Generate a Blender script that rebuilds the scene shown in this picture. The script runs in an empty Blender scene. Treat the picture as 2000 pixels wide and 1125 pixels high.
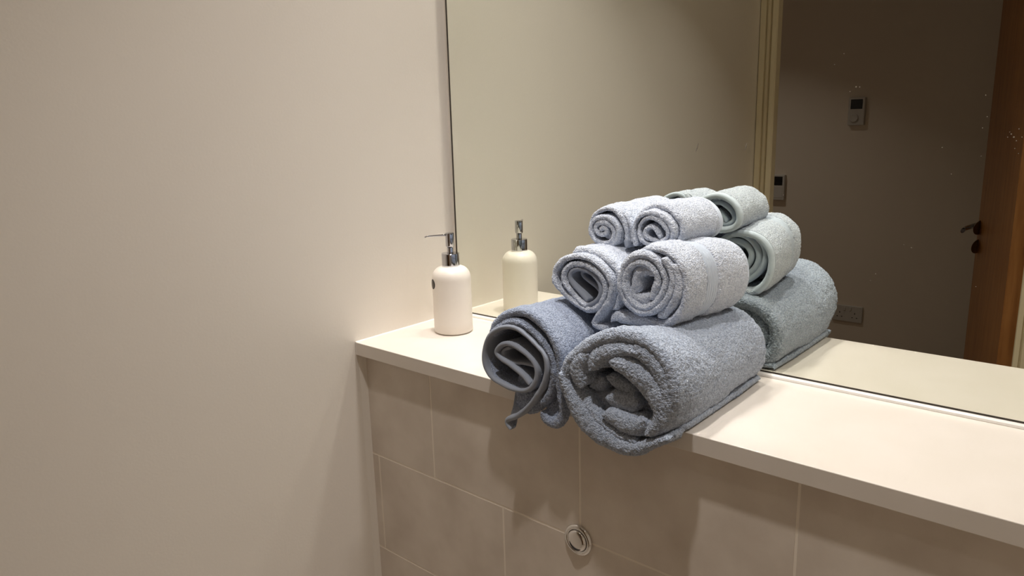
import bpy, bmesh, math, random
import numpy as np
from mathutils import Vector, Matrix

random.seed(7)
C = bpy.context.scene.collection
SC = bpy.context.scene

# ---------------------------------------------------------------- camera
F_PX, YAW, PITCH, ROLL = 1437.9, -0.717406, -0.218883, -0.027315
CAM = np.array([1.03781, -1.01035, 0.369267])
fw = np.array([math.sin(YAW) * math.cos(PITCH), math.cos(YAW) * math.cos(PITCH), math.sin(PITCH)])
_r = np.array([math.cos(YAW), -math.sin(YAW), 0.0])
_u = np.cross(_r, fw)
rt = _r * math.cos(ROLL) + _u * math.sin(ROLL)
up = -_r * math.sin(ROLL) + _u * math.cos(ROLL)
cd = bpy.data.cameras.new('camera')
cam = bpy.data.objects.new('camera', cd)
C.objects.link(cam)
m = Matrix.Identity(4)
for i in range(3):
    m[i][0], m[i][1], m[i][2], m[i][3] = rt[i], up[i], -fw[i], CAM[i]
cam.matrix_world = m
cd.sensor_width = 36.0
cd.lens = F_PX / 2000.0 * 36.0
cd.clip_start = 0.02
SC.camera = cam

# ---------------------------------------------------------------- world, light, exposure
w = bpy.data.worlds.new('world')
SC.world = w
w.use_nodes = True
w.node_tree.nodes['Background'].inputs[0].default_value = (1.0, 0.86, 0.72, 1)
w.node_tree.nodes['Background'].inputs[1].default_value = 0.0
SC.view_settings.view_transform = 'Standard'
SC.view_settings.look = 'None'
SC.view_settings.exposure = 0.02
SC.view_settings.gamma = 1.0
SC.view_settings.use_curve_mapping = False
SC.cycles.use_guiding = True
SC.cycles.sample_clamp_indirect = 0.0
SC.cycles.blur_glossy = 0.0
SC.cycles.max_bounces = 8
SC.cycles.diffuse_bounces = 6
SC.cycles.glossy_bounces = 6

CEIL = 1.32
FLOOR = -1.08
WARM = (1.0, 0.95, 0.915)
LAMPS = [('lamp_over_shelf', (0.26, -0.20, CEIL - 0.012), 1.9, 0.10, 76),
         ('lamp_over_floor', (0.62, -0.61, CEIL - 0.012), 3.0, 0.055, 96),
         ('lamp_over_shelf_right', (1.25, -0.22, CEIL - 0.012), 2.3, 0.10, 116),
         ('fill_by_door', (1.30, -0.95, CEIL - 0.012), 0.4, 0.10, 110),  # added fill light for the fronts and tiles, no known fitting
         ('lamp_in_hall', (-0.68, -2.07, CEIL - 0.012), 2.1, 0.10, 104)]
for n_, loc_, en_, sz_, sp_ in LAMPS:
    ld = bpy.data.lights.new(n_, 'AREA')
    ld.shape = 'DISK'
    ld.size = sz_
    ld.energy = en_
    ld.color = WARM
    ld.spread = math.radians(sp_)
    lo = bpy.data.objects.new(n_, ld)
    lo.location = loc_
    C.objects.link(lo)


# ---------------------------------------------------------------- helpers
def srgb(r, g, b):
    def f(c):
        c /= 255.0
        return c / 12.92 if c <= 0.04045 else ((c + 0.055) / 1.055) ** 2.4
    return (f(r), f(g), f(b), 1.0)


def mat(name, col, rough=0.5, metal=0.0, **kw):
    mt = bpy.data.materials.new(name)
    mt.use_nodes = True
    b = mt.node_tree.nodes['Principled BSDF']
    b.inputs['Base Color'].default_value = col if len(col) == 4 else (*col, 1)
    b.inputs['Roughness'].default_value = rough
    b.inputs['Metallic'].default_value = metal
    for k, v in kw.items():
        b.inputs[k].default_value = v
    return mt


def nodes(mt):
    t = mt.node_tree
    return t, t.nodes['Principled BSDF']


def noise_col(mt, c1, c2, scale, detail=4, lo=0.35, hi=0.65, stretch=None, coord='Object', rough=None):
    t, b = nodes(mt)
    tc = t.nodes.new('ShaderNodeTexCoord')
    src = tc.outputs[coord]
    if stretch:
        mp = t.nodes.new('ShaderNodeMapping')
        mp.inputs['Scale'].default_value = stretch
        t.links.new(src, mp.inputs['Vector'])
        src = mp.outputs[0]
    nz = t.nodes.new('ShaderNodeTexNoise')
    nz.inputs['Scale'].default_value = scale
    nz.inputs['Detail'].default_value = detail
    t.links.new(src, nz.inputs['Vector'])
    cr = t.nodes.new('ShaderNodeValToRGB')
    cr.color_ramp.elements[0].position = lo
    cr.color_ramp.elements[0].color = c1
    cr.color_ramp.elements[1].position = hi
    cr.color_ramp.elements[1].color = c2
    t.links.new(nz.outputs['Fac'], cr.inputs['Fac'])
    t.links.new(cr.outputs['Color'], b.inputs['Base Color'])
    return nz, src


def add_bump(mt, scale, strength, dist, detail=2, stretch=None, coord='Object'):
    t, b = nodes(mt)
    tc = t.nodes.new('ShaderNodeTexCoord')
    src = tc.outputs[coord]
    if stretch:
        mp = t.nodes.new('ShaderNodeMapping')
        mp.inputs['Scale'].default_value = stretch
        t.links.new(src, mp.inputs['Vector'])
        src = mp.outputs[0]
    nz = t.nodes.new('ShaderNodeTexNoise')
    nz.inputs['Scale'].default_value = scale
    nz.inputs['Detail'].default_value = detail
    t.links.new(src, nz.inputs['Vector'])
    bp = t.nodes.new('ShaderNodeBump')
    bp.inputs['Strength'].default_value = strength
    bp.inputs['Distance'].default_value = dist
    t.links.new(nz.outputs['Fac'], bp.inputs['Height'])
    t.links.new(bp.outputs[0], b.inputs['Normal'])


def obj(name, bm, mt, parent=None, loc=None, smooth=False):
    me = bpy.data.meshes.new(name)
    if loc is not None:
        bmesh.ops.translate(bm, vec=-Vector(loc), verts=bm.verts)
    bmesh.ops.recalc_face_normals(bm, faces=bm.faces)
    bm.to_mesh(me)
    bm.free()
    for x in (mt if isinstance(mt, (list, tuple)) else [mt]):
        me.materials.append(x)
    if smooth:
        me.shade_smooth()
    o = bpy.data.objects.new(name, me)
    C.objects.link(o)
    if loc is not None:
        o.location = loc
    if parent is not None:
        o.parent = parent
        base, q = Vector((0, 0, 0)), parent
        while q is not None:
            base += q.location
            q = q.parent
        o.location = Vector(loc or (0, 0, 0)) - base
    return o


def thing(name, loc, label, cat, group=None):
    o = bpy.data.objects.new(name, None)
    o.empty_display_size = 0.02
    o.location = loc
    C.objects.link(o)
    return tag(o, label, cat, group)


def tag(o, label, cat, group=None):
    o['label'] = label
    o['category'] = cat
    if group:
        o['group'] = group
    return o


def struct(name, bm, mt, loc=None):
    o = obj(name, bm, mt, loc=loc)
    o['kind'] = 'structure'
    return o


def box(bm, a, b, bev=0.0, seg=2, mi=0):
    x0, y0, z0 = a
    x1, y1, z1 = b
    vs = [bm.verts.new(p) for p in ((x0, y0, z0), (x1, y0, z0), (x1, y1, z0), (x0, y1, z0),
                                    (x0, y0, z1), (x1, y0, z1), (x1, y1, z1), (x0, y1, z1))]
    fs = [bm.faces.new([vs[i] for i in q]) for q in
          ((0, 3, 2, 1), (4, 5, 6, 7), (0, 1, 5, 4), (1, 2, 6, 5), (2, 3, 7, 6), (3, 0, 4, 7))]
    for f in fs:
        f.material_index = mi
    if bev > 0:
        es = list({e for f in fs for e in f.edges})
        r = bmesh.ops.bevel(bm, geom=es, offset=bev, segments=seg, profile=0.5, affect='EDGES')
        for f in r['faces']:
            f.material_index = mi
    return vs


def BX(a, b, bev=0.0, seg=2):
    bm = bmesh.new()
    box(bm, a, b, bev, seg)
    return bm


def lathe(bm, prof, cx, cy, cz=0.0, n=64, axis='z'):
    """prof: (radius, height) list, closed at both ends where the radius is 0."""
    rings = []
    for r, h in prof:
        ring = []
        if r < 1e-6:
            ring = [bm.verts.new(_ax(0, 0, h, axis, cx, cy, cz))]
        else:
            for k in range(n):
                a = 2 * math.pi * k / n
                ring.append(bm.verts.new(_ax(r * math.cos(a), r * math.sin(a), h, axis, cx, cy, cz)))
        rings.append(ring)
    for A, B in zip(rings, rings[1:]):
        if len(A) == 1 and len(B) == 1:
            continue
        for k in range(n):
            k2 = (k + 1) % n
            if len(A) == 1:
                bm.faces.new((A[0], B[k], B[k2]))
            elif len(B) == 1:
                bm.faces.new((A[k], A[k2], B[0]))
            else:
                bm.faces.new((A[k], A[k2], B[k2], B[k]))


def _ax(a, b, h, axis, cx, cy, cz):
    if axis == 'z':
        return (cx + a, cy + b, cz + h)
    if axis == 'y':
        return (cx + a, cy + h, cz + b)
    return (cx + h, cy + a, cz + b)


def tube(bm, pts, rads, n=16):
    pts = [Vector(p) for p in pts]
    if not isinstance(rads, (list, tuple)):
        rads = [rads] * len(pts)
    prev = None
    rings = []
    for i, p in enumerate(pts):
        d = (pts[min(i + 1, len(pts) - 1)] - pts[max(i - 1, 0)]).normalized()
        a = prev if prev is not None else (Vector((0, 0, 1)) if abs(d.z) < 0.9 else Vector((1, 0, 0)))
        s = (a - d * a.dot(d)).normalized()
        prev = s
        t = d.cross(s)
        rings.append([bm.verts.new(p + (s * math.cos(2 * math.pi * k / n) + t * math.sin(2 * math.pi * k / n)) * rads[i])
                      for k in range(n)])
    for A, B in zip(rings, rings[1:]):
        for k in range(n):
            bm.faces.new((A[k], A[(k + 1) % n], B[(k + 1) % n], B[k]))
    bm.faces.new(rings[0][::-1])
    bm.faces.new(rings[-1])


# ---------------------------------------------------------------- materials
M = {}
M['paint'] = mat('wall_paint', srgb(226, 219, 209), 0.42)
add_bump(M['paint'], 260, 0.05, 0.002, 3)
M['ceil'] = mat('ceiling_paint', srgb(235, 230, 220), 0.7)
M['hallpaint'] = mat('hall_paint', srgb(222, 208, 194), 0.6)
M['trim'] = mat('trim_gloss', srgb(226, 214, 184), 0.3)
M['laminate'] = mat('white_laminate', srgb(240, 232, 222), 0.28)
noise_col(M['laminate'], srgb(222, 214, 204), srgb(225, 217, 208), 14, 2)
M['sealant'] = mat('white_sealant', srgb(240, 236, 230), 0.25)
M['grout'] = mat('grout', srgb(236, 226, 212), 0.85)
M['tile'] = mat('stone_tile', srgb(170, 156, 140), 0.38)
noise_col(M['tile'], srgb(204, 192, 179), srgb(224, 214, 202), 11, 8, 0.3, 0.7)
add_bump(M['tile'], 120, 0.06, 0.002, 4)
M['mirror'] = mat('mirror_silver', (0.84, 0.86, 0.79, 1), 0.0, 1.0)
M['mirror_edge'] = mat('mirror_edge', srgb(52, 44, 36), 0.35)
M['chrome'] = mat('chrome', (0.50, 0.50, 0.53, 1), 0.06, 1.0)
M['ceramic'] = mat('bottle_ceramic', srgb(236, 228, 218), 0.38)
M['badge'] = mat('badge_pewter', srgb(98, 92, 86), 0.35, 0.6)
M['badge_rim'] = mat('badge_rim', srgb(40, 38, 36), 0.5)
M['wood'] = mat('oak_veneer', srgb(150, 100, 52), 0.45)
noise_col(M['wood'], srgb(140, 90, 44), srgb(166, 114, 62), 9, 5, stretch=(6, 6, 0.6))
M['floor'] = mat('floor_tile', srgb(176, 164, 150), 0.4)
M['carpet'] = mat('hall_floor', srgb(120, 104, 88), 0.9)
M['plastic'] = mat('white_plastic', srgb(196, 189, 183), 0.4)
M['bright_chrome'] = mat('bright_chrome', (0.80, 0.79, 0.78, 1), 0.06, 1.0)
M['screen'] = mat('dark_screen', srgb(12, 13, 16), 0.15)
M['slot'] = mat('dark_slot', srgb(30, 26, 24), 0.6)
M['speck'] = mat('dried_water', srgb(128, 120, 108), 0.6)


def terry(name, c, c2, bump=0.9):
    mt = mat(name, c, 1.0)
    t, b = nodes(mt)
    b.inputs['Sheen Weight'].default_value = 0.25
    b.inputs['Sheen Roughness'].default_value = 0.5
    b.inputs['Specular IOR Level'].default_value = 0.1
    tc = t.nodes.new('ShaderNodeTexCoord')
    vo = t.nodes.new('ShaderNodeTexVoronoi')
    vo.inputs['Scale'].default_value = 520
    t.links.new(tc.outputs['Object'], vo.inputs['Vector'])
    nz = t.nodes.new('ShaderNodeTexNoise')
    nz.inputs['Scale'].default_value = 900
    nz.inputs['Detail'].default_value = 2
    t.links.new(tc.outputs['Object'], nz.inputs['Vector'])
    mx = t.nodes.new('ShaderNodeMath')
    mx.operation = 'SUBTRACT'
    t.links.new(nz.outputs['Fac'], mx.inputs[0])
    t.links.new(vo.outputs['Distance'], mx.inputs[1])
    bp = t.nodes.new('ShaderNodeBump')
    bp.inputs['Strength'].default_value = bump
    bp.inputs['Distance'].default_value = 0.0016
    t.links.new(mx.outputs[0], bp.inputs['Height'])
    t.links.new(bp.outputs[0], b.inputs['Normal'])
    n2 = t.nodes.new('ShaderNodeTexNoise')
    n2.inputs['Scale'].default_value = 420
    n2.inputs['Detail'].default_value = 1
    t.links.new(tc.outputs['Object'], n2.inputs['Vector'])
    cr = t.nodes.new('ShaderNodeValToRGB')
    cr.color_ramp.elements[0].position = 0.35
    cr.color_ramp.elements[0].color = c2
    cr.color_ramp.elements[1].position = 0.62
    cr.color_ramp.elements[1].color = c
    t.links.new(n2.outputs['Fac'], cr.inputs['Fac'])
    t.links.new(cr.outputs['Color'], b.inputs['Base Color'])
    return mt


M['terry'] = terry('terry_baked_light', srgb(222, 229, 241), srgb(188, 197, 214))  # towel cloth, stronger light on the upper rolls put into its colour
M['terry_shade_right'] = terry('terry_baked_shade_right', srgb(186, 196, 213), srgb(149, 160, 178))  # same cloth, dimmer light on the bottom right roll put into its colour
M['terry_shade_left'] = terry('terry_baked_shade_left', srgb(168, 179, 200), srgb(130, 141, 163))  # same cloth darkened in colour for the shade on the bottom left roll


def woven(name, c, bump=0.35):
    mt = mat(name, c, 0.85)
    t, b = nodes(mt)
    b.inputs['Sheen Weight'].default_value = 0.15
    b.inputs['Specular IOR Level'].default_value = 0.15
    tc = t.nodes.new('ShaderNodeTexCoord')
    wv = t.nodes.new('ShaderNodeTexWave')
    wv.inputs['Scale'].default_value = 190
    wv.inputs['Distortion'].default_value = 1.0
    wv.bands_direction = 'DIAGONAL'
    t.links.new(tc.outputs['Object'], wv.inputs['Vector'])
    bp = t.nodes.new('ShaderNodeBump')
    bp.inputs['Strength'].default_value = bump
    bp.inputs['Distance'].default_value = 0.0006
    t.links.new(wv.outputs['Fac'], bp.inputs['Height'])
    t.links.new(bp.outputs[0], b.inputs['Normal'])
    return mt


M['hem'] = woven('woven_hem', srgb(150, 157, 170), 0.22)
M['hem_lit'] = woven('lit_woven_hem', srgb(206, 216, 230), 0.1)  # same hem, colour lightened for the ends that stand out of shade
M['band'] = mat('woven_band', srgb(196, 206, 221), 0.9)
_t, _b = nodes(M['band'])
_tc = _t.nodes.new('ShaderNodeTexCoord')
_wv = _t.nodes.new('ShaderNodeTexWave')
_wv.bands_direction = 'Y'
_wv.inputs['Scale'].default_value = 72
_wv.inputs['Distortion'].default_value = 0.4
_t.links.new(_tc.outputs['Object'], _wv.inputs['Vector'])
_bp = _t.nodes.new('ShaderNodeBump')
_bp.inputs['Strength'].default_value = 0.8
_bp.inputs['Distance'].default_value = 0.0012
_t.links.new(_wv.outputs['Fac'], _bp.inputs['Height'])
_t.links.new(_bp.outputs[0], _b.inputs['Normal'])

# ---------------------------------------------------------------- setting
D = 0.25            # depth of the shelf
YT = -0.2314        # face of the tiles
YW = -1.46          # face of the wall with the doorway
XR = 1.8           # right wall
struct('wall_left', BX((-0.1, YW - 0.1, FLOOR), (0, 0.1, CEIL)), M['paint'])
struct('wall_back', BX((0, 0.006, FLOOR), (XR, 0.1, CEIL)), M['paint'])
struct('wall_right', BX((XR, YW - 0.1, FLOOR), (XR + 0.1, 0.1, CEIL)), M['paint'])
OX0, OX1, OZ = 0.064, 0.806, 0.95
bm = bmesh.new()
box(bm, (0, YW - 0.1, FLOOR), (OX0 - 0.05, YW, CEIL))
box(bm, (OX1 + 0.02, YW - 0.1, FLOOR), (XR, YW, CEIL))
box(bm, (OX0 - 0.05, YW - 0.1, OZ + 0.02), (OX1 + 0.02, YW, CEIL))
struct('wall_door_side', bm, M['paint'])
struct('floor', BX((0, YW, FLOOR - 0.05), (XR, 0.1, FLOOR)), M['floor'])
struct('ceiling', BX((-0.1, YW - 0.1, CEIL), (XR + 0.1, 0.1, CEIL + 0.05)), M['ceil'])
HX0, HX1, HY = -1.8, 2.2, -2.93
struct('wall_hall', BX((HX0, HY - 0.1, FLOOR), (HX1, HY, CEIL)), M['hallpaint'])
struct('wall_hall_left', BX((HX0 - 0.1, HY, FLOOR), (HX0, YW - 0.1, CEIL)), M['hallpaint'])
struct('wall_hall_right', BX((HX1, HY, FLOOR), (HX1 + 0.1, YW - 0.1, CEIL)), M['hallpaint'])
bm = BX((HX0, YW - 0.1, FLOOR), (-0.1, YW - 0.02, CEIL))
struct('wall_hall_near', bm, M['hallpaint'])
struct('floor_hall', BX((HX0, HY, FLOOR - 0.05), (HX1, YW, FLOOR)), M['carpet'])
struct('ceiling_hall', BX((HX0, HY, CEIL), (HX1, YW - 0.1, CEIL + 0.05)), M['ceil'])

# tiled boxing below the shelf: grout bed and raised tiles in running bond
bm = bmesh.new()
box(bm, (0.0, YT + 0.0004, FLOOR), (XR, 0.006, -0.0237), mi=1)
TW, G = 0.3037, 0.0028
zt, row = -0.0240, 0
edges = [-0.0245, -0.2166, -0.4071, -0.5976, -0.7881, -0.9786, FLOOR]
for i in range(6):
    z1, z0 = edges[i], edges[i + 1]
    x = (0.1715 if i % 2 == 0 else 0.0230) - TW
    while x < XR:
        a, b = max(x, 0.0006) + G / 2, min(x + TW, XR) - G / 2
        if b - a > 0.004:
            box(bm, (a, YT, z0 + G / 2), (b, YT + 0.004, z1 - G / 2), 0.0006, 1, mi=0)
        x += TW
wc = struct('wall_boxing', bm, [M['tile'], M['grout']])

# wedge of sealant in the corner between tiles and left wall
bm = bmesh.new()
prof = [(0.0, YT + 0.001), (0.0, YT - 0.012), (0.0035, YT - 0.006), (0.006, YT + 0.001)]
lo_ = [bm.verts.new((x, y, FLOOR)) for x, y in prof]
hi_ = [bm.verts.new((x, y, -0.0242)) for x, y in prof]
for k in range(4):
    bm.faces.new((lo_[k], lo_[(k + 1) % 4], hi_[(k + 1) % 4], hi_[k]))
bm.faces.new(lo_); bm.faces.new(hi_[::-1])
struct('trim_1', bm, M['paint'])

# the shelf
o = obj('countertop', BX((0.0045, -D, -0.0237), (XR - 0.001, 0.0055, 0.0), 0.0009, 2), M['laminate'], loc=(1.0, -0.12, -0.0237))
tag(o, 'white laminate shelf running along the wall under the mirror', 'countertop')
bm = bmesh.new()
box(bm, (0.0, -D + 0.001, -0.0245), (0.005, 0.005, 0.0008), 0.001, 1)
struct('trim_2', bm, M['sealant'])
bm = bmesh.new()
tube(bm, [(0.004, 0.0, 0.0012), (XR, 0.0, 0.0012)], 0.0048, 12)
struct('trim_3', bm, M['sealant'])

# the mirror
MX0, MZ0, MZ1 = 0.0132, 0.0068, 1.2
mir = obj('mirror', BX((MX0, 0.0, MZ0), (XR - 0.02, 0.005, MZ1)), M['mirror'], loc=(1.0, 0.0, MZ0))
tag(mir, 'large frameless wall mirror standing above the white shelf', 'mirror')
bm = bmesh.new()
box(bm, (MX0 - 0.0006, -0.0004, MZ0), (MX0 + 0.0026, 0.0052, MZ1))
box(bm, (MX0, -0.0004, MZ0 - 0.0006), (XR - 0.02, 0.0052, MZ0 + 0.0016))
obj('edge', bm, M['mirror_edge'], mir)
mir_parent = mir


def pix(a, b):
    return fw + rt * (a - 1000) / F_PX - up * (b - 562.5) / F_PX


def onY(a, b, y):
    d = pix(a, b)
    return CAM + d * ((y - CAM[1]) / d[1])


# dried water marks on the glass
bm = bmesh.new()
SP = [(1672, 170, 2.2), (1679, 170, 2.0), (1660, 179, 1.6), (1975, 262, 2.0), (1980, 268, 2.4), (1985, 275, 1.6), (1968, 268, 1.5),
      (1990, 252, 1.5), (1982, 290, 1.4), (1925, 186, 1.5), (1928, 228, 1.5), (1919, 250, 1.5), (1840, 288, 1.6), (1648, 105, 1.4),
      (1630, 126, 1.3), (1858, 340, 1.4), (1916, 305, 1.3), (1780, 484, 1.6), (1710, 535, 1.5), (1906, 560, 1.3), (1530, 381, 1.5),
      (1972, 258, 1.2), (1996, 268, 1.6), (1989, 300, 1.2), (1765, 478, 1.2), (1700, 548, 1.1)]
for a, b, s in SP:
    p = onY(a, b, -0.0003)
    r = s * 0.00036
    lathe(bm, [(0, -0.0002), (r * 0.7, -0.00015), (r, 0.0002)], p[0], p[1], p[2], 8, 'y')
for a, b, l in ((1361, 289, 9), (1457, 286, 6)):
    p0, p1 = onY(a + l * 0.3, b - l, -0.0003), onY(a - l * 0.3, b + l, -0.0003)
    tube(bm, [p0, (p0 + p1) / 2, p1], [0.0003, 0.0009, 0.0003], 6)
sp = obj('water_marks', bm, M['speck'], mir)
sp['kind'] = 'stuff'
sp['label'] = 'pale dried water specks on the glass'

# ---------------------------------------------------------------- doorway and hall, seen in the mirror
bm = bmesh.new()


def architrave(bm, x0, x1, z1, flip=False):
    """moulded upright against the wall, profile in x / y"""
    wd = x1 - x0
    pr = [(0, 0), (0, 0.012), (0.06, 0.016), (0.34, 0.018), (0.37, 0.010), (0.43, 0.010), (0.46, 0.020), (0.62, 0.024), (0.65, 0.013),
          (0.71, 0.013), (0.74, 0.024), (0.95, 0.024), (1.0, 0.019), (1.0, 0)]
    pts = [((x1 - q * wd) if flip else (x0 + q * wd), YW + d) for q, d in pr]
    a = [bm.verts.new((x, y, FLOOR)) for x, y in pts]
    b = [bm.verts.new((x, y, z1)) for x, y in pts]
    n = len(pts)
    for k in range(n):
        bm.faces.new((a[k], a[(k + 1) % n], b[(k + 1) % n], b[k]))
    bm.faces.new(a[::-1]); bm.faces.new(b)


architrave(bm, 0.001, OX0, OZ + 0.055)
architrave(bm, OX1 - 0.012, OX1 + 0.043, OZ + 0.055, True)
box(bm, (OX0, YW, OZ), (OX1 - 0.012, YW + 0.016, OZ + 0.055), 0.002, 1)
struct('trim_4', bm, M['trim'])
bm = bmesh.new()
box(bm, (OX0 - 0.05, YW - 0.1, FLOOR), (OX0 - 0.04, YW, OZ))
box(bm, (OX0 - 0.04, YW - 0.014, FLOOR), (OX0, YW, OZ))
box(bm, (OX1 + 0.0, YW - 0.1, FLOOR), (OX1 + 0.02, YW, OZ))
box(bm, (OX1 - 0.012, YW - 0.038, FLOOR), (OX1 + 0.0, YW, OZ))
box(bm, (OX0 - 0.05, YW - 0.1, OZ), (OX1 + 0.02, YW, OZ + 0.02))
struct('trim_5', bm, M['trim'])

# door leaf standing open into the hall
dr = thing('door_1', (0.7945, -1.50, FLOOR), 'oak veneer door standing open into the hall, seen in the mirror', 'door')
dr['kind'] = 'structure'
dv = Vector((-0.258, -0.966, 0)).normalized()
nv = Vector((-0.966, 0.258, 0)).normalized()
org = Vector((0.7945, -1.50, 0))


def dpt(a, t, z):
    return org + dv * a + nv * t + Vector((0, 0, z))


def door_box(a0, a1, t0, t1, z0, z1, bev=0.001):
    bm = bmesh.new()
    box(bm, (a0, t0, z0), (a1, t1, z1), bev, 1)
    for v in bm.verts:
        v.co = dpt(*v.co)
    return bm


obj('leaf', door_box(0, 0.74, 0, 0.044, FLOOR + 0.008, OZ - 0.004), M['wood'], dr)
hd = None
for zc, lever in ((-0.048, True), (-0.118, False)):
    bm = bmesh.new()
    c = dpt(0.685, 0.044, zc)
    q = Matrix.Translation(c) @ Matrix((nv.to_4d(), dv.to_4d(), (0, 0, 1, 0), (0, 0, 0, 1))).transposed()
    lathe(bm, [(0, 0), (0.026, 0), (0.026, 0.006), (0.024, 0.009), (0, 0.009)], 0, 0, 0, 32, 'x')
    if lever:
        tube(bm, [(0.008, 0, 0), (0.045, 0, 0), (0.054, -0.004, 0), (0.057, -0.014, 0), (0.057, -0.046, 0), (0.054, -0.056, -0.001), (0.042, -0.060, -0.001)],
             [0.0095] * 7, 14)
    else:
        tube(bm, [(0.008, 0, 0), (0.02, 0, 0), (0.024, 0, 0)], [0.008, 0.008, 0.007], 12)
        box(bm, (0.022, -0.004, -0.014), (0.036, 0.004, 0.014), 0.002, 2)
    for v in bm.verts:
        v.co = q @ v.co
    h = obj('handle' if lever else 'thumb_turn', bm, M['chrome'], dr, smooth=False)
    h['label'] = 'steel lever handle' if lever else 'steel thumb turn below the lever'

# room controllers and socket on the hall wall


def controller(name, x0, z0, label, knob):
    t = thing(name, (x0 + 0.038, HY, z0), label, 'thermostat')
    bm = BX((x0, HY, z0), (x0 + 0.077, HY + 0.024, z0 + 0.135), 0.004, 3)
    obj('housing', bm, M['plastic'], t)
    obj('screen', BX((x0 + 0.011, HY + 0.023, z0 + 0.079), (x0 + 0.066, HY + 0.0252, z0 + 0.125), 0.0008, 1), M['screen'], t)
    if knob:
        bm = bmesh.new()
        lathe(bm, [(0, 0), (0.021, 0), (0.0215, 0.004), (0.018, 0.007), (0.006, 0.0055), (0, 0.0055)], x0 + 0.030, HY + 0.0238, z0 + 0.036, 32, 'y')
        obj('dial', bm, M['plastic'], t, smooth=False)
    else:
        obj('cover_flap', BX((x0 + 0.008, HY + 0.0232, z0 + 0.012), (x0 + 0.069, HY + 0.0252, z0 + 0.072), 0.001, 1), M['plastic'], t)
    return t


controller('thermostat', -0.146, 0.318, 'white wall thermostat with dark screen and round dial, upper one on the hall wall', True)
controller('thermostat', -0.519, -0.066, 'white wall controller with dark screen half hidden behind the door trim', False)
so = thing('wall_socket', (-0.084, HY, -0.68), 'double wall socket low on the hall wall, partly behind the towels', 'socket')
obj('faceplate', BX((-0.158, HY, -0.682), (-0.010, HY + 0.010, -0.596), 0.003, 2), M['plastic'], so)
for sx in (-0.121, -0.047):
    bm = bmesh.new()
    for dx, dz, ww, hh in ((0, 0.010, 0.004, 0.008), (-0.011, -0.012, 0.0065, 0.004), (0.011, -0.012, 0.0065, 0.004)):
        box(bm, (sx + dx - ww / 2, HY + 0.0098, -0.645 + dz - hh / 2), (sx + dx + ww / 2, HY + 0.0103, -0.645 + dz + hh / 2))
    obj('outlet', bm, M['slot'], so)
for sx in (-0.098, -0.070):
    obj('switch', BX((sx - 0.005, HY + 0.0095, -0.622), (sx + 0.005, HY + 0.0125, -0.604), 0.0008, 1), M['plastic'], so)

# ceiling fittings
M['lens'] = mat('lamp_lens', (1, 0.9, 0.75, 1), 0.5)
nodes(M['lens'])[1].inputs['Emission Color'].default_value = (1.0, 0.83, 0.66, 1)
nodes(M['lens'])[1].inputs['Emission Strength'].default_value = 4.0
for (n_, l_, e_, s_, q_), lab in zip(LAMPS, ('recessed ceiling downlight over the shelf and soap dispenser', 'recessed ceiling downlight in front of the towels',
                                             'recessed ceiling downlight over the right of the shelf',
                                             'added fill light in the ceiling between the doorway and the right wall',
                                             'dim recessed ceiling downlight in the hall')):
    t = thing('downlight', (l_[0], l_[1], CEIL), lab, 'ceiling light', 'recessed downlights')
    bm = bmesh.new()
    lathe(bm, [(0.046, -0.001), (0.058, -0.006), (0.062, -0.005), (0.063, 0.0), (0.046, 0.0), (0.046, -0.001)], l_[0], l_[1], CEIL, 40)
    obj('bezel', bm, M['chrome'], t, smooth=True)
    bm = bmesh.new()
    lathe(bm, [(0, -0.003), (0.046, -0.003), (0.046, 0.0), (0, 0.0)], l_[0], l_[1], CEIL, 40)
    obj('lens', bm, M['lens'], t)

# ---------------------------------------------------------------- flush button
fx, fz = 0.4735, -0.2178
fb = thing('flush_button', (fx, YT, fz), 'round chrome flush button set in the tiles below the towels', 'flush button')
bm = bmesh.new()
lathe(bm, [(0.0165, 0.0), (0.0235, 0.0), (0.0240, -0.0025), (0.0225, -0.0048), (0.0195, -0.0058), (0.0172, -0.0052), (0.0165, -0.003), (0.0165, 0.0)], fx, YT, fz, 64, 'y')
obj('ring', bm, M['bright_chrome'], fb, smooth=True)
bm = bmesh.new()
lathe(bm, [(0.0, 0.0), (0.0160, 0.0), (0.0160, -0.0055), (0.0150, -0.0075), (0.010, -0.0082), (0.0, -0.0084)], fx, YT, fz, 64, 'y')
obj('push_plate', bm, M['bright_chrome'], fb, smooth=True)
bm = bmesh.new()
pts = []
for k in range(17):
    a = math.pi * (1.08 + 0.60 * k / 16)
    pts.append((fx + 0.0125 * math.cos(a) * 1.0 + 0.001, YT - 0.0078, fz + 0.0125 * math.sin(a)))
tube(bm, pts, [0.0004 + 0.0012 * math.sin(math.pi * k / 16) for k in range(17)], 8)
o = obj('half_flush_groove', bm, M['slot'], fb)
o['label'] = 'dark crescent finger groove'

# ---------------------------------------------------------------- soap dispenser
bx, by = 0.0950, -0.0960
sd = thing('soap_dispenser', (bx, by, 0.0003), 'white ceramic soap dispenser with chrome pump in the corner of the shelf', 'soap dispenser')


def smooth_prof(keys, n=6):
    out = []
    K = [Vector((a, b, 0)) for a, b in keys]
    for i in range(len(K) - 1):
        p0, p1, p2, p3 = K[max(i - 1, 0)], K[i], K[i + 1], K[min(i + 2, len(K) - 1)]
        for j in range(n):
            t = j / n
            q = 0.5 * ((2 * p1) + (p2 - p0) * t + (2 * p0 - 5 * p1 + 4 * p2 - p3) * t * t + (3 * p1 - p0 - 3 * p2 + p3) * t ** 3)
            out.append((max(q.x, 0), q.y))
    out.append(keys[-1])
    return out


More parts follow.
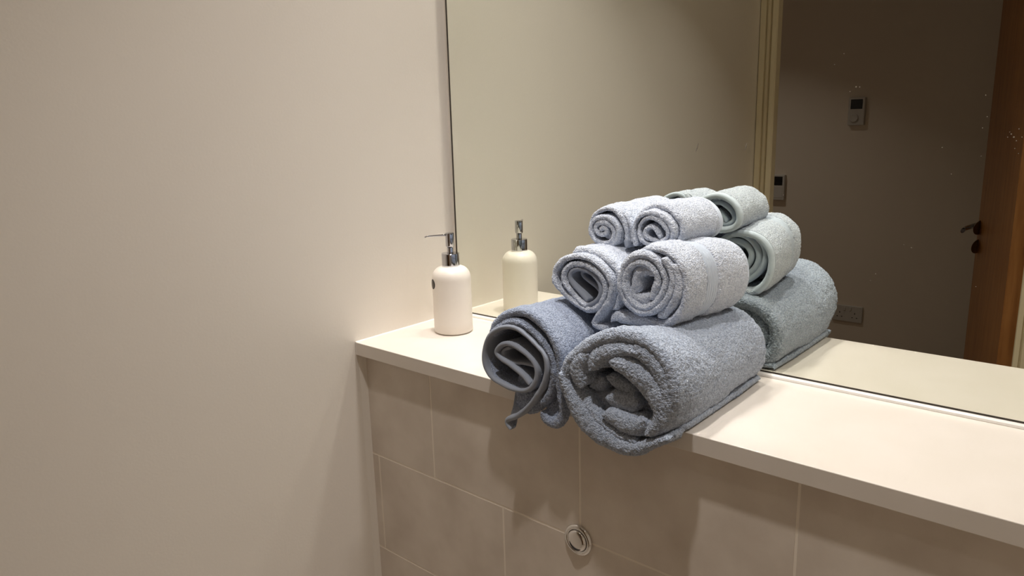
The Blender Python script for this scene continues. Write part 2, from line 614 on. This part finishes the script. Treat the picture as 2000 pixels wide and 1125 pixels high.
R = 0.0352
bm = bmesh.new()
prof = [(0, 0.0003), (R - 0.004, 0.0003), (R - 0.0035, 0.0012), (R - 0.0015, 0.0022), (R, 0.004), (R, 0.02), (R, 0.06), (R, 0.0998)]
for k in range(1, 13):
    a = math.pi / 2 * k / 12
    prof.append((R - 0.0185 + 0.0185 * math.cos(a) if k < 12 else 0.0165, 0.0998 + 0.0222 * math.sin(a)))
prof += [(0.0160, 0.1230), (0, 0.1230)]
lathe(bm, prof, bx, by, 0, 96)
body = obj('body', bm, M['ceramic'], sd, smooth=True)
body.data.set_sharp_from_angle(angle=math.radians(40))
bm = bmesh.new()
lathe(bm, [(0, 0.1221), (0.0158, 0.1221), (0.0160, 0.1226), (0.0160, 0.1453), (0.0154, 0.1459), (0.0060, 0.1459), (0.0056, 0.1453), (0, 0.1453)], bx, by, 0, 64)
o = obj('collar', bm, M['chrome'], sd, smooth=True)
o.data.set_sharp_from_angle(angle=math.radians(35))
bm = bmesh.new()
lathe(bm, [(0, 0.146), (0.0056, 0.146), (0.0056, 0.156), (0.0048, 0.157), (0.0048, 0.161), (0, 0.161)], bx, by, 0, 48)
o = obj('stem', bm, M['chrome'], sd, smooth=True)
o.data.set_sharp_from_angle(angle=math.radians(35))
bm = bmesh.new()
lathe(bm, [(0, 0.1575), (0.0066, 0.1575), (0.0078, 0.1595), (0.0078, 0.1818), (0.0072, 0.1826), (0, 0.1828)], bx, by, 0, 48)
head = obj('pump_head', bm, M['chrome'], sd, smooth=True)
head.data.set_sharp_from_angle(angle=math.radians(35))
bm = bmesh.new()
spd = Vector((-0.50, -0.86, 0)).normalized()
cz = Vector((bx, by, 0.1790))
tube(bm, [cz + spd * a + Vector((0, 0, b)) for a, b in ((0.004, 0), (0.012, 0.0), (0.022, 0.0), (0.034, 0.0001), (0.040, -0.0002), (0.0455, -0.0012))],
     [0.0019, 0.0018, 0.0017, 0.0015, 0.0014, 0.0013], 14)
obj('spout', bm, M['chrome'], head, smooth=True)
# oval badge on the front of the bottle, facing the spout side
bang = math.radians(-117)


def badge(rw, rh, off):
    bm = bmesh.new()
    n = 40
    front, back = [], []
    for rr in (1.0, 0.88):
        for k in range(n):
            a = 2 * math.pi * k / n
            th = bang + rw * rr * math.cos(a) / R
            z = 0.0920 + rh * rr * math.sin(a)
            ro = R + (off if rr < 1 else off * 0.35)
            (front if rr < 1 else back).append(bm.verts.new((bx + ro * math.cos(th), by + ro * math.sin(th), z)))
    c = bm.verts.new((bx + (R + off) * math.cos(bang), by + (R + off) * math.sin(bang), 0.0920))
    b0 = []
    for k in range(n):
        a = 2 * math.pi * k / n
        th = bang + rw * math.cos(a) / R
        b0.append(bm.verts.new((bx + (R - 0.0006) * math.cos(th), by + (R - 0.0006) * math.sin(th), 0.0920 + rh * math.sin(a))))
    for k in range(n):
        j = (k + 1) % n
        bm.faces.new((front[k], front[j], c))
        bm.faces.new((back[k], back[j], front[j], front[k]))
        bm.faces.new((b0[k], b0[j], back[j], back[k]))
    return bm


o = obj('badge', badge(0.0090, 0.0090, 0.0009), M['badge_rim'], sd, smooth=True)
o['label'] = 'round dark metal badge'
bb = obj('badge_face', badge(0.0074, 0.0074, 0.0013), M['badge'], o, smooth=True)

# ---------------------------------------------------------------- towels
def chaikin(p, n=2):
    for _ in range(n):
        q = [p[:1]]
        a, b = p[:-1], p[1:]
        st = np.empty((2 * len(a), p.shape[1]))
        st[0::2] = 0.75 * a + 0.25 * b
        st[1::2] = 0.25 * a + 0.75 * b
        p = np.vstack([p[:1], st, p[-1:]])
    return p


def resample(p, ds):
    d = np.linalg.norm(np.diff(p[:, :2], axis=0), axis=1)
    s = np.concatenate([[0], np.cumsum(d)])
    n = max(4, int(s[-1] / ds))
    t = np.linspace(0, s[-1], n + 1)
    return np.stack([np.interp(t, s, p[:, k]) for k in range(p.shape[1])], 1), s[-1]


def hash3(i, j, k):
    h = (i.astype(np.int64) * 374761393 + j.astype(np.int64) * 668265263 + k.astype(np.int64) * 2147483647 + 1013) & 0xffffffff
    h = ((h ^ (h >> 13)) * 1274126177) & 0xffffffff
    h = ((h ^ (h >> 16)) * 2246822519) & 0xffffffff
    return ((h ^ (h >> 15)) & 0xffffff) / float(0xffffff)


def vnoise(P, sc):
    q = P * sc
    f = np.floor(q)
    t = q - f
    t = t * t * (3 - 2 * t)
    i, j, k = f[..., 0], f[..., 1], f[..., 2]
    r = 0
    for a in (0, 1):
        for b in (0, 1):
            for c in (0, 1):
                wgt = (t[..., 0] if a else 1 - t[..., 0]) * (t[..., 1] if b else 1 - t[..., 1]) * (t[..., 2] if c else 1 - t[..., 2])
                r = r + wgt * hash3(i + a, j + b, k + c)
    return r * 2 - 1


def tufts(P, sc):
    """rounded heads of the loops: 1 on a head, about -0.5 in the gaps"""
    q = P * sc
    f = np.floor(q)
    best = np.full(q.shape[:-1], 9.0)
    for a in (-1, 0, 1):
        for b in (-1, 0, 1):
            for c in (-1, 0, 1):
                i, j, k = f[..., 0] + a, f[..., 1] + b, f[..., 2] + c
                d = ((i + hash3(i, j, k) - q[..., 0]) ** 2 + (j + hash3(i + 57, j, k) - q[..., 1]) ** 2 + (k + hash3(i, j + 91, k) - q[..., 2]) ** 2)
                best = np.minimum(best, d)
    return 0.6 - 1.6 * np.minimum(best, 1.0)


def sstep(a, b, x):
    t = np.clip((x - a) / (b - a), 0, 1)
    return t * t * (3 - 2 * t)


def crop(ox, oy, sc, y):
    """trace frame -> x, z at depth y"""
    def f(pts):
        out = []
        for q in pts:
            p = onY(ox + q[0] / sc, oy + q[1] / sc, y)
            out.append((p[0], p[2]))
        return np.array(out)
    return f


class Roll:
    """a rolled towel: every sheet is a strip with thickness, swept from its front edge to the wall"""

    def __init__(self, yf, yb, c0, keys, floor_f=-1, floor_b=0.001, yfl=(-0.262, -0.25), frame=None):
        self.yf, self.yb, self.c0 = yf, yb, np.array(c0)
        self.keys = np.array(keys)          # y, dx, dz, sx, sz
        self.ff, self.fb, self.yfl = floor_f, floor_b, yfl
        self.frame = frame

    def build(self, pts, th, y0=None, y1=None, ds=0.0014, dy=0.0013, rough=0.0006, ridge=0.0, bull=None, ext=0.0, wob=0.0012, thv=None, world=False, span=None, seed=0, groove=None, tuft=0.0024):
        y0 = self.yf if y0 is None else y0
        y1 = self.yb if y1 is None else y1
        p = pts if world else self.frame(pts)
        if thv is not None:
            p = np.column_stack([p, np.array(thv)])
        else:
            p = np.column_stack([p, np.full(len(p), th)])
        p, L = resample(chaikin(p, 3), ds)
        if span:
            n = len(p)
            p = p[int(span[0] * (n - 1)):int(span[1] * (n - 1)) + 1]
        T = p[:, 2] * 0.5 + ext
        p = p[:, :2]
        n = len(p)
        s = np.arange(n) * ds
        # round off the two long edges of the strip
        e = np.minimum(s, s[-1] - s)
        T = T * np.sqrt(np.clip(1 - (1 - np.clip(e / np.maximum(T, 1e-5), 0, 1)) ** 2, 0.0025, 1))
        # stations
        tmax = float(T.max())
        bull = min(tmax, 0.009) if bull is None else bull
        k = max(4, int(bull / 0.0011))
        ang = np.linspace(0, math.pi / 2, k + 1)
        ya = y0 + bull * (1 - np.cos(ang))
        fa = np.sin(ang)
        ym = np.arange(ya[-1] + dy, y1 - bull, dy)
        ys = np.concatenate([ya, ym, (y1 - bull * (1 - np.cos(ang)))[::-1]])
        fs = np.concatenate([fa, np.ones(len(ym)), fa[::-1]])
        fs = np.maximum(fs, 0.04)
        inset = np.minimum(T, bull)
        win = int(float(T.max()) * 0.8 / ds) * 2 + 1
        win = min(win, 2 * (n // 4) + 1)
        K = self.keys
        P = np.zeros((len(ys), 2 * n, 3))
        N = np.zeros((len(ys), 2 * n, 3))
        for j, y in enumerate(ys):
            yy = min(max(y, K[0, 0]), K[-1, 0])
            i = min(np.searchsorted(K[:, 0], yy, side='right') - 1, len(K) - 2)
            t = (yy - K[i, 0]) / (K[i + 1, 0] - K[i, 0])
            t = t * t * (3 - 2 * t)
            dx, dz, sx, sz = K[i, 1:] * (1 - t) + K[i + 1, 1:] * t
            q = (p - self.c0) * np.array([sx, sz]) + self.c0 + np.array([dx, dz])
            # keep above what carries it once past the shelf edge
            fl = self.ff + (self.fb - self.ff) * sstep(self.yfl[0], self.yfl[1], y)
            th_half = T - inset * (1 - fs[j])
            if groove:
                th_half = th_half - groove[2] * float(sstep(groove[0] - 0.0012, groove[0] + 0.0012, y) * (1 - sstep(groove[1] - 0.0012, groove[1] + 0.0012, y)))
            zmin = fl + T
            soft = 0.004
            d = (q[:, 1] - zmin) / soft
            q[:, 1] = zmin + soft * np.where(d > 20, d, np.log1p(np.exp(np.clip(d, -40, 20))))
            g = np.gradient(q, axis=0)
            if win > 1:
                g = np.stack([np.convolve(np.pad(g[:, c], win // 2, mode='edge'), np.ones(win) / win, mode='valid') for c in (0, 1)], 1)
            g /= np.linalg.norm(g, axis=1, keepdims=True) + 1e-12
            nr = np.stack([-g[:, 1], g[:, 0]], 1)
            a = q + nr * th_half[:, None]
            b = (q - nr * th_half[:, None])[::-1]
            P[j, :n, 0], P[j, :n, 2] = a[:, 0], a[:, 1]
            P[j, n:, 0], P[j, n:, 2] = b[:, 0], b[:, 1]
            P[j, :, 1] = y
            N[j, :n, 0], N[j, :n, 2] = nr[:, 0], nr[:, 1]
            N[j, n:, 0], N[j, n:, 2] = -nr[::-1][:, 0], -nr[::-1][:, 1]
        # lean the normals outward at the two ends
        ty = np.zeros(len(ys))
        ty[:k + 1] = -np.cos(ang)
        ty[-(k + 1):] = np.cos(ang)[::-1]
        N *= np.sqrt(np.clip(1 - ty ** 2, 0, 1))[:, None, None]
        N[:, :, 1] = ty[:, None]
        sd_ = np.array([seed * 3.17, seed * 1.31, seed * 2.7])
        if wob:
            P += N * (wob * (vnoise(P + sd_, 45.0) + 0.6 * vnoise(P + sd_, 110.0)))[..., None]
        if rough:
            dsp = rough * (1.5 * tufts(P + sd_, 1.0 / tuft) + 0.6 * vnoise(P + sd_ + 5, 260.0) + 0.5 * vnoise(P + sd_, 800.0))
            if groove:
                dsp = dsp * (1 - 0.9 * sstep(groove[0] - 0.001, groove[0] + 0.001, P[:, :, 1]) * (1 - sstep(groove[1] - 0.001, groove[1] + 0.001, P[:, :, 1])))
            if ridge:
                # rows of loops running round the edge
                ph = P[:, :, 1] * 2 * math.pi / 0.0033 + 2.2 * vnoise(P + 9, 160.0)
                rowa = np.zeros((len(ys), 2 * n))
                fade = (1 - sstep(self.yf + 0.012, self.yf + 0.035, P[:, :, 1]))
                rowa = np.sin(ph) * fade * ridge
                dsp = dsp + rowa
            P += N * dsp[..., None]
        return P, k

    @staticmethod
    def mesh(name, blocks, mt, base):
        V, Fq, off = [], [], 0
        for P, k in blocks:
            J, W, _ = P.shape
            n = W // 2
            V.append(P.reshape(-1, 3))
            idx = off + np.arange(J * W).reshape(J, W)
            nx = np.roll(idx, -1, axis=1)
            Fq.append(np.stack([idx[:-1], idx[1:], nx[1:], nx[:-1]], -1).reshape(-1, 4))
            for row, fl in ((0, False), (J - 1, True)):
                a = idx[row, :n]
                b = idx[row, n:][::-1]
                c = np.stack([a[:-1], a[1:], b[1:], b[:-1]], -1)
                Fq.append(c[:, ::-1] if fl else c)
            off += J * W
        V = np.concatenate(V) - np.array(base)
        Fq = np.concatenate(Fq)
        me = bpy.data.meshes.new(name)
        me.vertices.add(len(V))
        me.vertices.foreach_set('co', V.astype(np.float32).ravel())
        me.loops.add(Fq.size)
        me.loops.foreach_set('vertex_index', Fq.astype(np.int32).ravel())
        me.polygons.add(len(Fq))
        me.polygons.foreach_set('loop_start', np.arange(0, Fq.size, 4, dtype=np.int32))
        me.update(calc_edges=True)
        me.validate()
        me.materials.append(mt)
        me.shade_smooth()
        o = bpy.data.objects.new(name, me)
        C.objects.link(o)
        return o


def add_pile(o, blocks, outer, count, length, seed):
    """short terry loops growing out of the cloth itself"""
    vg = o.vertex_groups.new(name='pile')
    off = 0
    for bi, (P, k) in enumerate(blocks):
        J, W, _ = P.shape
        ids = np.arange(J * W).reshape(J, W)
        if bi in outer:
            sel = ids.ravel()
        else:                                   # inner turns show only near their open end
            sel = ids[P[:, 0, 1] < P[0, 0, 1] + 0.03].ravel()
        vg.add((sel + off).tolist(), 1.0, 'REPLACE')
        off += J * W
    md = o.modifiers.new('pile', 'PARTICLE_SYSTEM')
    ps = o.particle_systems[0]
    ps.seed = seed
    st = ps.settings
    st.type = 'HAIR'
    st.count = count
    st.hair_step = 3
    st.render_step = 2
    st.display_step = 2
    st.emit_from = 'FACE'
    st.distribution = 'RAND'
    st.use_advanced_hair = True
    st.normal_factor = length / 5
    st.brownian_factor = length / 8
    st.factor_random = length / 9
    st.length_random = 0.5
    st.roughness_2 = 0.0
    st.roughness_1 = 0.0006
    st.roughness_1_size = 0.004
    st.roughness_endpoint = 0.0008
    st.root_radius = 1.0
    st.tip_radius = 0.55
    st.radius_scale = 0.00042
    st.shape = 0.3
    st.material = 1
    ps.vertex_group_density = 'pile'


def towel(name, base, blocks, mt, label, group, kids=(), outer=(0,), pile=(60000, 0.0024)):
    o = Roll.mesh(name, blocks, mt, base)
    o.location = base
    if pile:
        add_pile(o, blocks, outer, pile[0], pile[1], len(bpy.data.objects))
    tag(o, label, 'towel', group)
    for kn, kb, km, kl in kids:
        c = Roll.mesh(kn, kb, km, base)
        c.parent = o
        if kl:
            c['label'] = kl
    return o


GRP = 'rolled blue towels stacked on the shelf'

# --- big towel at the right of the bottom row
yf = -0.288
B = Roll(yf, -0.026, (0.56, 0.06),
         [(-0.30, 0, 0, 1, 1), (-0.27, 0, 0.002, 1.02, 1.02), (-0.24, 0.004, -0.003, 1.03, 0.98), (-0.19, 0.004, -0.009, 1.02, 0.92), (-0.10, 0.004, -0.009, 1.02, 0.90), (-0.02, 0.004, -0.009, 1.0, 0.87)],
         floor_f=-0.2, floor_b=0.001, yfl=(-0.30, -0.25), frame=crop(1075, 640, 4.0185, yf))
R_ = 0.0010
tail = [(70, 360), (85, 420), (125, 530), (195, 660), (275, 780), (395, 885), (540, 960), (660, 972), (765, 930), (880, 890), (915, 885)]
tth = [0.008, 0.014, 0.022, 0.029, 0.031, 0.028, 0.022, 0.018, 0.013, 0.011, 0.010]
bl = [B.build(tail, 0, thv=tth, bull=0.013, seed=1, rough=R_)]
wrap = [(95, 470), (85, 400), (115, 300), (205, 205), (340, 125), (490, 90), (630, 100), (750, 165), (850, 275), (905, 400), (925, 530), (910, 650), (855, 740), (760, 790), (640, 810)]
bl.append(B.build(wrap, 0, thv=[0.012, 0.016, 0.018, 0.018, 0.018, 0.018, 0.018, 0.018, 0.018, 0.018, 0.018, 0.018, 0.018, 0.016, 0.012], y0=yf + 0.005, bull=0.0095, seed=2, rough=R_))
bl.append(B.build([(235, 490), (185, 400), (195, 300), (285, 225)], 0, thv=[0.024, 0.028, 0.028, 0.022], y0=yf + 0.003, y1=-0.15, bull=0.012, seed=3, rough=R_))
bl.append(B.build([(300, 350), (335, 260), (430, 200), (550, 190), (670, 220)], 0, thv=[0.020, 0.024, 0.024, 0.020, 0.014], y0=yf + 0.002, y1=-0.15, bull=0.011, seed=4, rough=R_))
bl.append(B.build([(455, 275), (560, 315), (675, 400), (775, 510), (838, 620), (855, 720), (815, 800), (735, 850)], 0,
                  thv=[0.022, 0.028, 0.033, 0.036, 0.034, 0.028, 0.022, 0.016], y0=yf, y1=-0.12, bull=0.016, seed=5, rough=R_))
bl.append(B.build([(600, 185), (720, 235), (815, 350), (872, 500), (885, 630), (850, 730)], 0.026, y0=yf + 0.003, y1=-0.12, bull=0.014, seed=19, rough=R_))


def deep(pts, thv, dy_, bull, seed, y1=-0.12):
    fr = crop(1075, 640, 4.0185, yf + dy_)
    return B.build(fr(pts), 0, thv=thv, y0=yf + dy_, y1=y1, bull=bull, seed=seed, rough=R_, world=True)


bl.append(deep([(150, 450), (215, 565), (300, 675), (405, 785), (530, 865), (670, 905)], [0.014, 0.018, 0.018, 0.018, 0.015, 0.011], 0.006, 0.012, 20))
bl.append(deep([(395, 690), (490, 735), (590, 780), (690, 795), (740, 735)], [0.020, 0.026, 0.028, 0.026, 0.020], 0.004, 0.012, 6))
bl.append(deep([(430, 560), (510, 590), (600, 610), (680, 600)], [0.024, 0.028, 0.028, 0.024], 0.013, 0.013, 7))
bl.append(deep([(440, 390), (500, 435), (580, 490), (660, 540)], [0.018, 0.021, 0.021, 0.018], 0.021, 0.010, 8))
bl.append(deep([(310, 470), (360, 440), (410, 400)], [0.022, 0.024, 0.022], 0.024, 0.011, 9))
bl.append(deep([(310, 540), (350, 590), (400, 640)], [0.014, 0.018, 0.014], 0.028, 0.008, 10))
cx_ = np.array([560.0, 480.0])
inw = [tuple(cx_ + (np.array(q) - cx_) * 0.84) for q in wrap]
bl.append(B.build(inw, 0.010, y0=-0.20, y1=-0.034, seed=17, rough=R_))
inw2 = [tuple(cx_ + (np.array(q) - cx_) * 0.62) for q in wrap]
bl.append(B.build(inw2, 0.014, y0=-0.20, y1=-0.040, seed=18, rough=R_))
kids = []
towel('bath_towel', (0.57, -0.14, 0.001), bl, M['terry_shade_right'], 'largest rolled bath towel, right end of the bottom row, crumpled end overhanging the shelf', GRP, kids, outer=(0, 1), pile=(190000, 0.0034))

# --- big towel at the left of the bottom row, hemmed end out
yf = -0.280
B = Roll(yf, -0.030, (0.40, 0.065),
         [(-0.29, 0, 0, 1, 1), (-0.25, 0.002, -0.001, 1.0, 0.98), (-0.15, 0.002, -0.003, 1.0, 0.93), (-0.02, 0.002, -0.006, 1.0, 0.88)],
         floor_f=-0.2, floor_b=0.001, yfl=(-0.30, -0.25), frame=crop(930, 580, 4.016, yf))
hemp = [(415, 690), (340, 600), (250, 530), (170, 480), (138, 430), (180, 378), (240, 362), (320, 400), (400, 465), (463, 550), (465, 640), (430, 710), (370, 745), (280, 730),
        (190, 690), (110, 640), (62, 560), (45, 460), (65, 350), (110, 280), (180, 240), (250, 232), (320, 252), (400, 320), (470, 390), (530, 460), (545, 560), (530, 650),
        (490, 740), (420, 840), (350, 910), (290, 950), (235, 962), (222, 995), (265, 1045)]
inner = [(432, 552), (350, 532), (270, 530), (205, 498), (172, 455), (185, 418), (240, 400)]
mid = [(95, 300), (165, 225), (250, 195), (330, 210), (410, 270), (480, 345), (540, 425), (572, 515), (580, 600), (570, 690), (545, 760), (490, 850)]
outer = [(75, 330), (95, 245), (150, 180), (220, 135), (310, 120), (395, 150), (475, 220), (540, 300), (590, 380), (615, 470), (622, 560), (620, 650), (615, 740), (630, 820),
         (640, 900), (625, 985), (580, 1020), (530, 1000), (492, 950), (480, 910)]
under = [(262, 855), (340, 855), (420, 840), (500, 770)]
bl = [B.build(hemp, 0.0056, y0=yf + 0.006, seed=11, rough=0.0005),
      B.build(mid, 0.0105, y0=yf + 0.004, seed=12, ridge=0.0003, rough=0.0006, tuft=0.0019),
      B.build(outer, 0.0125, y0=yf + 0.006, seed=13, ridge=0.0003, rough=0.0006, tuft=0.0019, bull=0.006),
      B.build(under, 0, thv=[0.034, 0.040, 0.034, 0.02], y0=yf + 0.012, y1=-0.2, seed=14, rough=0.0006, tuft=0.0019)]
kids = [('hem', [B.build(hemp, 0.0066, y0=yf, y1=yf + 0.10, rough=0.0, wob=0.0006, seed=15)], M['hem'], 'smooth grey woven hem at the open end'),
        ('hem', [B.build(inner, 0.0050, y0=yf + 0.006, y1=yf + 0.10, rough=0.0, wob=0.0006, seed=16)], M['hem'], 'innermost fold of the grey hem')]
towel('bath_towel', (0.40, -0.14, 0.001), bl, M['terry_shade_left'], 'rolled bath towel at the left of the bottom row, grey hem spiralling at its end', GRP, kids, outer=(2,), pile=(150000, 0.0030))

# --- hand towel, middle row right, with the woven band
yf = -0.203
B = Roll(yf, -0.042, (0.565, 0.160),
         [(-0.21, 0, 0, 0.97, 0.97), (-0.19, 0.001, 0.000, 1.0, 1.0), (-0.165, 0.003, 0.001, 1.04, 1.02), (-0.10, 0.010, -0.001, 1.06, 1.0), (-0.06, 0.013, -0.005, 1.06, 0.96), (-0.04, 0.014, -0.006, 1.02, 0.92)],
         floor_f=0.101, floor_b=0.101, frame=crop(1190, 470, 5.919, yf))
hook = [(500, 400), (420, 345), (310, 360), (265, 450), (275, 550), (225, 610), (270, 680), (370, 700), (440, 650)]
spi = [(470, 690), (500, 600), (545, 510), (540, 410), (480, 310), (380, 250), (270, 255), (190, 330), (160, 450), (165, 590), (230, 710), (340, 790), (450, 780), (550, 700),
       (620, 590), (640, 470), (600, 330), (510, 210), (400, 150), (280, 165), (175, 250), (112, 380), (100, 520), (130, 660), (210, 770), (330, 850), (460, 845), (580, 770),
       (660, 670), (705, 550), (715, 420), (670, 290), (600, 200)]
wrap = [(560, 150), (440, 112), (600, 125), (720, 200), (800, 330), (835, 480), (830, 640), (790, 790), (720, 900), (620, 985), (480, 1020), (330, 1010), (180, 985), (40, 975), (-30, 1000)]
wrap = [(330, 115), (450, 100), (590, 125), (710, 200), (795, 330), (832, 480), (828, 640), (790, 790), (720, 900), (620, 980), (480, 1015), (330, 1005), (180, 985), (40, 975), (-30, 1000)]
wth = [0.006, 0.009, 0.010, 0.010, 0.010, 0.010, 0.010, 0.010, 0.011, 0.013, 0.015, 0.017, 0.018, 0.018, 0.013]
bl = [B.build(hook, 0.0160, y0=yf + 0.003, y1=-0.08, seed=21, ridge=0.0004, rough=0.0006, tuft=0.0019),
      B.build(spi, 0.0088, y0=yf, y1=-0.056, seed=22, ridge=0.0004, rough=0.0006, tuft=0.0019),
      B.build([(540, 900), (650, 800), (735, 670), (768, 530), (755, 400), (700, 280)], 0.0125, y0=yf + 0.003, y1=-0.1, seed=24, ridge=0.0004, rough=0.0006, tuft=0.0019),
      B.build(wrap, 0, thv=wth, y0=yf + 0.007, seed=23, ridge=0.0004, rough=0.0006, tuft=0.0019, bull=0.009, groove=(-0.1506, -0.1254, 0.0024))]
kids = [('border_band', [B.build(wrap, 0, thv=wth, y0=-0.1488, y1=-0.1272, ext=-0.0011, rough=0.0, wob=0.0012, span=(0.02, 0.62), bull=0.001, seed=23)], M['band'], 'flat woven band around the roll'),
        ('hem', [B.build(spi, 0.0094, y0=-0.066, y1=-0.054, rough=0, wob=0.0004, seed=22)], M['hem_lit'], 'smooth inner hem at the mirror end'),
        ('hem', [B.build(wrap, 0, thv=wth, y0=-0.053, y1=-0.041, ext=0.0004, rough=0, wob=0.0004, span=(0, 0.62), seed=23)], M['hem_lit'], 'smooth outer hem at the mirror end')]
towel('hand_towel', (0.575, -0.12, 0.101), bl, M['terry'], 'rolled hand towel at the right of the middle row with a flat woven band', GRP, kids, outer=(3,), pile=(130000, 0.0022))

# --- hand towel, middle row left
B = Roll(yf, -0.042, (0.455, 0.155),
         [(-0.21, 0, 0, 0.98, 0.98), (-0.185, 0.001, 0.0, 1.03, 1.03), (-0.10, 0.006, 0.0, 1.04, 1.03), (-0.04, 0.010, -0.003, 1.02, 0.97)],
         floor_f=0.088, floor_b=0.088, frame=crop(1060, 470, 5.924, yf))
sp1 = [(500, 705), (400, 590), (310, 490), (285, 410), (320, 345), (410, 325), (520, 370), (610, 450), (655, 550), (645, 650), (580, 725), (500, 760)]
sp2 = [(620, 640), (570, 560), (480, 490), (410, 440), (385, 380), (430, 365)]
sp3 = [(500, 760), (420, 710), (330, 610), (255, 520), (222, 430), (240, 340), (310, 280), (420, 268), (550, 315), (650, 400), (705, 510), (700, 640), (645, 760), (540, 820), (440, 780),
       (330, 690), (230, 610), (150, 520), (112, 430), (135, 310), (220, 220), (350, 178), (490, 190), (620, 255), (725, 370), (775, 490), (775, 620), (725, 750), (645, 850), (590, 925), (575, 985),
       (620, 1030), (700, 1060)]
wr = [(300, 150), (420, 140), (540, 160), (660, 230), (760, 330), (825, 450), (838, 580), (810, 700), (750, 810)]
bl = [B.build(sp3, 0.0082, y0=yf, seed=31, ridge=0.0004, rough=0.0006, tuft=0.0019),
      B.build(wr, 0.0105, y0=yf + 0.010, seed=32, ridge=0.0004, rough=0.0006, tuft=0.0019)]
kids = [('hem', [B.build(sp1, 0.0068, y0=yf + 0.002, y1=-0.10, rough=0, wob=0.0006, seed=33)], M['hem'], 'smooth grey outer turn of the hem'),
        ('hem', [B.build(sp2, 0.0055, y0=yf + 0.010, y1=-0.10, rough=0, wob=0.0006, seed=34)], M['hem'], 'smooth grey innermost strip of the hem')]
towel('hand_towel', (0.46, -0.12, 0.09), bl, M['terry'], 'rolled hand towel at the left of the middle row with a flattened grey hem inside', GRP, kids, outer=(0, 1), pile=(150000, 0.0024))

# --- face cloths on top
yf = -0.152
B = Roll(yf, -0.030, (0.54, 0.230),
         [(-0.155, 0, 0, 0.98, 0.98), (-0.13, 0.0, 0.002, 1.04, 1.08), (-0.08, 0.001, 0.001, 1.04, 1.08), (-0.03, 0.002, 0.000, 1.02, 1.05)],
         floor_f=0.199, floor_b=0.196, frame=crop(1140, 370, 8.653, yf))
r1 = [(1290, 840), (1240, 730), (1160, 640), (1070, 640), (1020, 720), (1040, 820), (1140, 860), (1270, 885), (1390, 850), (1430, 750), (1370, 630), (1270, 530), (1150, 470),
      (1030, 490), (945, 570), (915, 690), (940, 820), (1010, 920), (1150, 960), (1330, 950), (1460, 880), (1510, 740), (1460, 590), (1340, 470), (1190, 400), (1030, 405), (905, 475), (840, 590),
      (825, 720), (840, 870), (870, 980)]
w1 = [(860, 510), (940, 400), (1070, 335), (1220, 330), (1370, 385), (1490, 490), (1570, 630), (1585, 780), (1520, 900), (1400, 960), (1250, 985), (1100, 985)]
bl = [B.build(r1, 0.0062, y0=yf, y1=-0.046, seed=41, ridge=0.0004, rough=0.0005, tuft=0.0018),
      B.build(w1, 0.0085, y0=yf + 0.010, seed=42, ridge=0.0003, rough=0.0005, tuft=0.0018, bull=0.007)]
kids = [('hem', [B.build(w1, 0.0092, y0=-0.042, y1=-0.028, rough=0, wob=0.0004, seed=42)], M['hem_lit'], 'smooth outer hem at the mirror end'),
        ('hem', [B.build(r1, 0.0068, y0=-0.054, y1=-0.044, rough=0, wob=0.0008, span=(0, .45), seed=43)], M['hem_lit'], 'smooth inner hem at the mirror end')]
towel('face_cloth', (0.545, -0.09, 0.2), bl, M['terry'], 'small rolled face cloth at the right on top of the stack', GRP, kids, outer=(1,), pile=(90000, 0.0021))

B = Roll(yf, -0.030, (0.465, 0.226),
         [(-0.155, 0, 0, 1.0, 1.0), (-0.13, 0.002, 0.001, 1.02, 1.06), (-0.08, 0.006, 0.002, 1.02, 1.08), (-0.03, 0.008, 0.003, 1.02, 1.08)],
         floor_f=0.193, floor_b=0.193, frame=crop(1140, 370, 8.653, yf))
r2 = [(290, 690), (340, 640), (400, 660), (400, 730), (330, 770), (240, 730), (200, 650), (230, 580), (320, 545), (420, 570), (500, 640), (535, 740), (505, 850), (420, 925), (300, 915), (185, 840),
      (125, 720), (128, 590), (200, 495), (320, 458), (450, 472), (545, 560), (592, 680), (585, 820), (525, 930), (430, 985), (300, 950)]
w2 = [(88, 700), (100, 560), (150, 440), (240, 365), (360, 322), (480, 340), (580, 425), (650, 540), (690, 670), (702, 800), (712, 920), (720, 1000)]
w3 = [(520, 345), (610, 400), (690, 500), (745, 620), (765, 760), (765, 900)]
patch = [(370, 700), (400, 770), (440, 840)]
bl = [B.build(r2, 0.0066, y0=yf - 0.004, y1=-0.052, seed=51, ridge=0.0003, rough=0.0005, tuft=0.0018),
      B.build(w2, 0.0062, y0=yf + 0.001, seed=52, ridge=0.0002, rough=0.0005, tuft=0.0018),
      B.build(w3, 0.0062, y0=yf + 0.004, seed=53, ridge=0.0003, rough=0.0005, tuft=0.0018)]
kids = [('hem', [B.build([(705, 840), (712, 930), (720, 1005)], 0.0072, y0=yf - 0.0005, y1=yf + 0.05, rough=0, wob=0.0003, seed=54)], M['hem'], 'smooth grey corner hanging down'),
        ('hem', [B.build(patch, 0, thv=[0.010, 0.017, 0.010], y0=yf + 0.001, y1=-0.1, rough=0, wob=0.0003, bull=0.003, seed=55)], M['hem'], 'smooth grey patch in the middle of the roll'),
        ('hem', [B.build(w2, 0.0068, y0=-0.040, y1=-0.028, rough=0, wob=0.0004, span=(0, 0.85), seed=52)], M['hem_lit'], 'smooth hem at the mirror end')]
towel('face_cloth', (0.465, -0.09, 0.194), bl, M['terry'], 'small rolled face cloth at the left on top of the stack', GRP, kids, outer=(1, 2), pile=(90000, 0.0021))
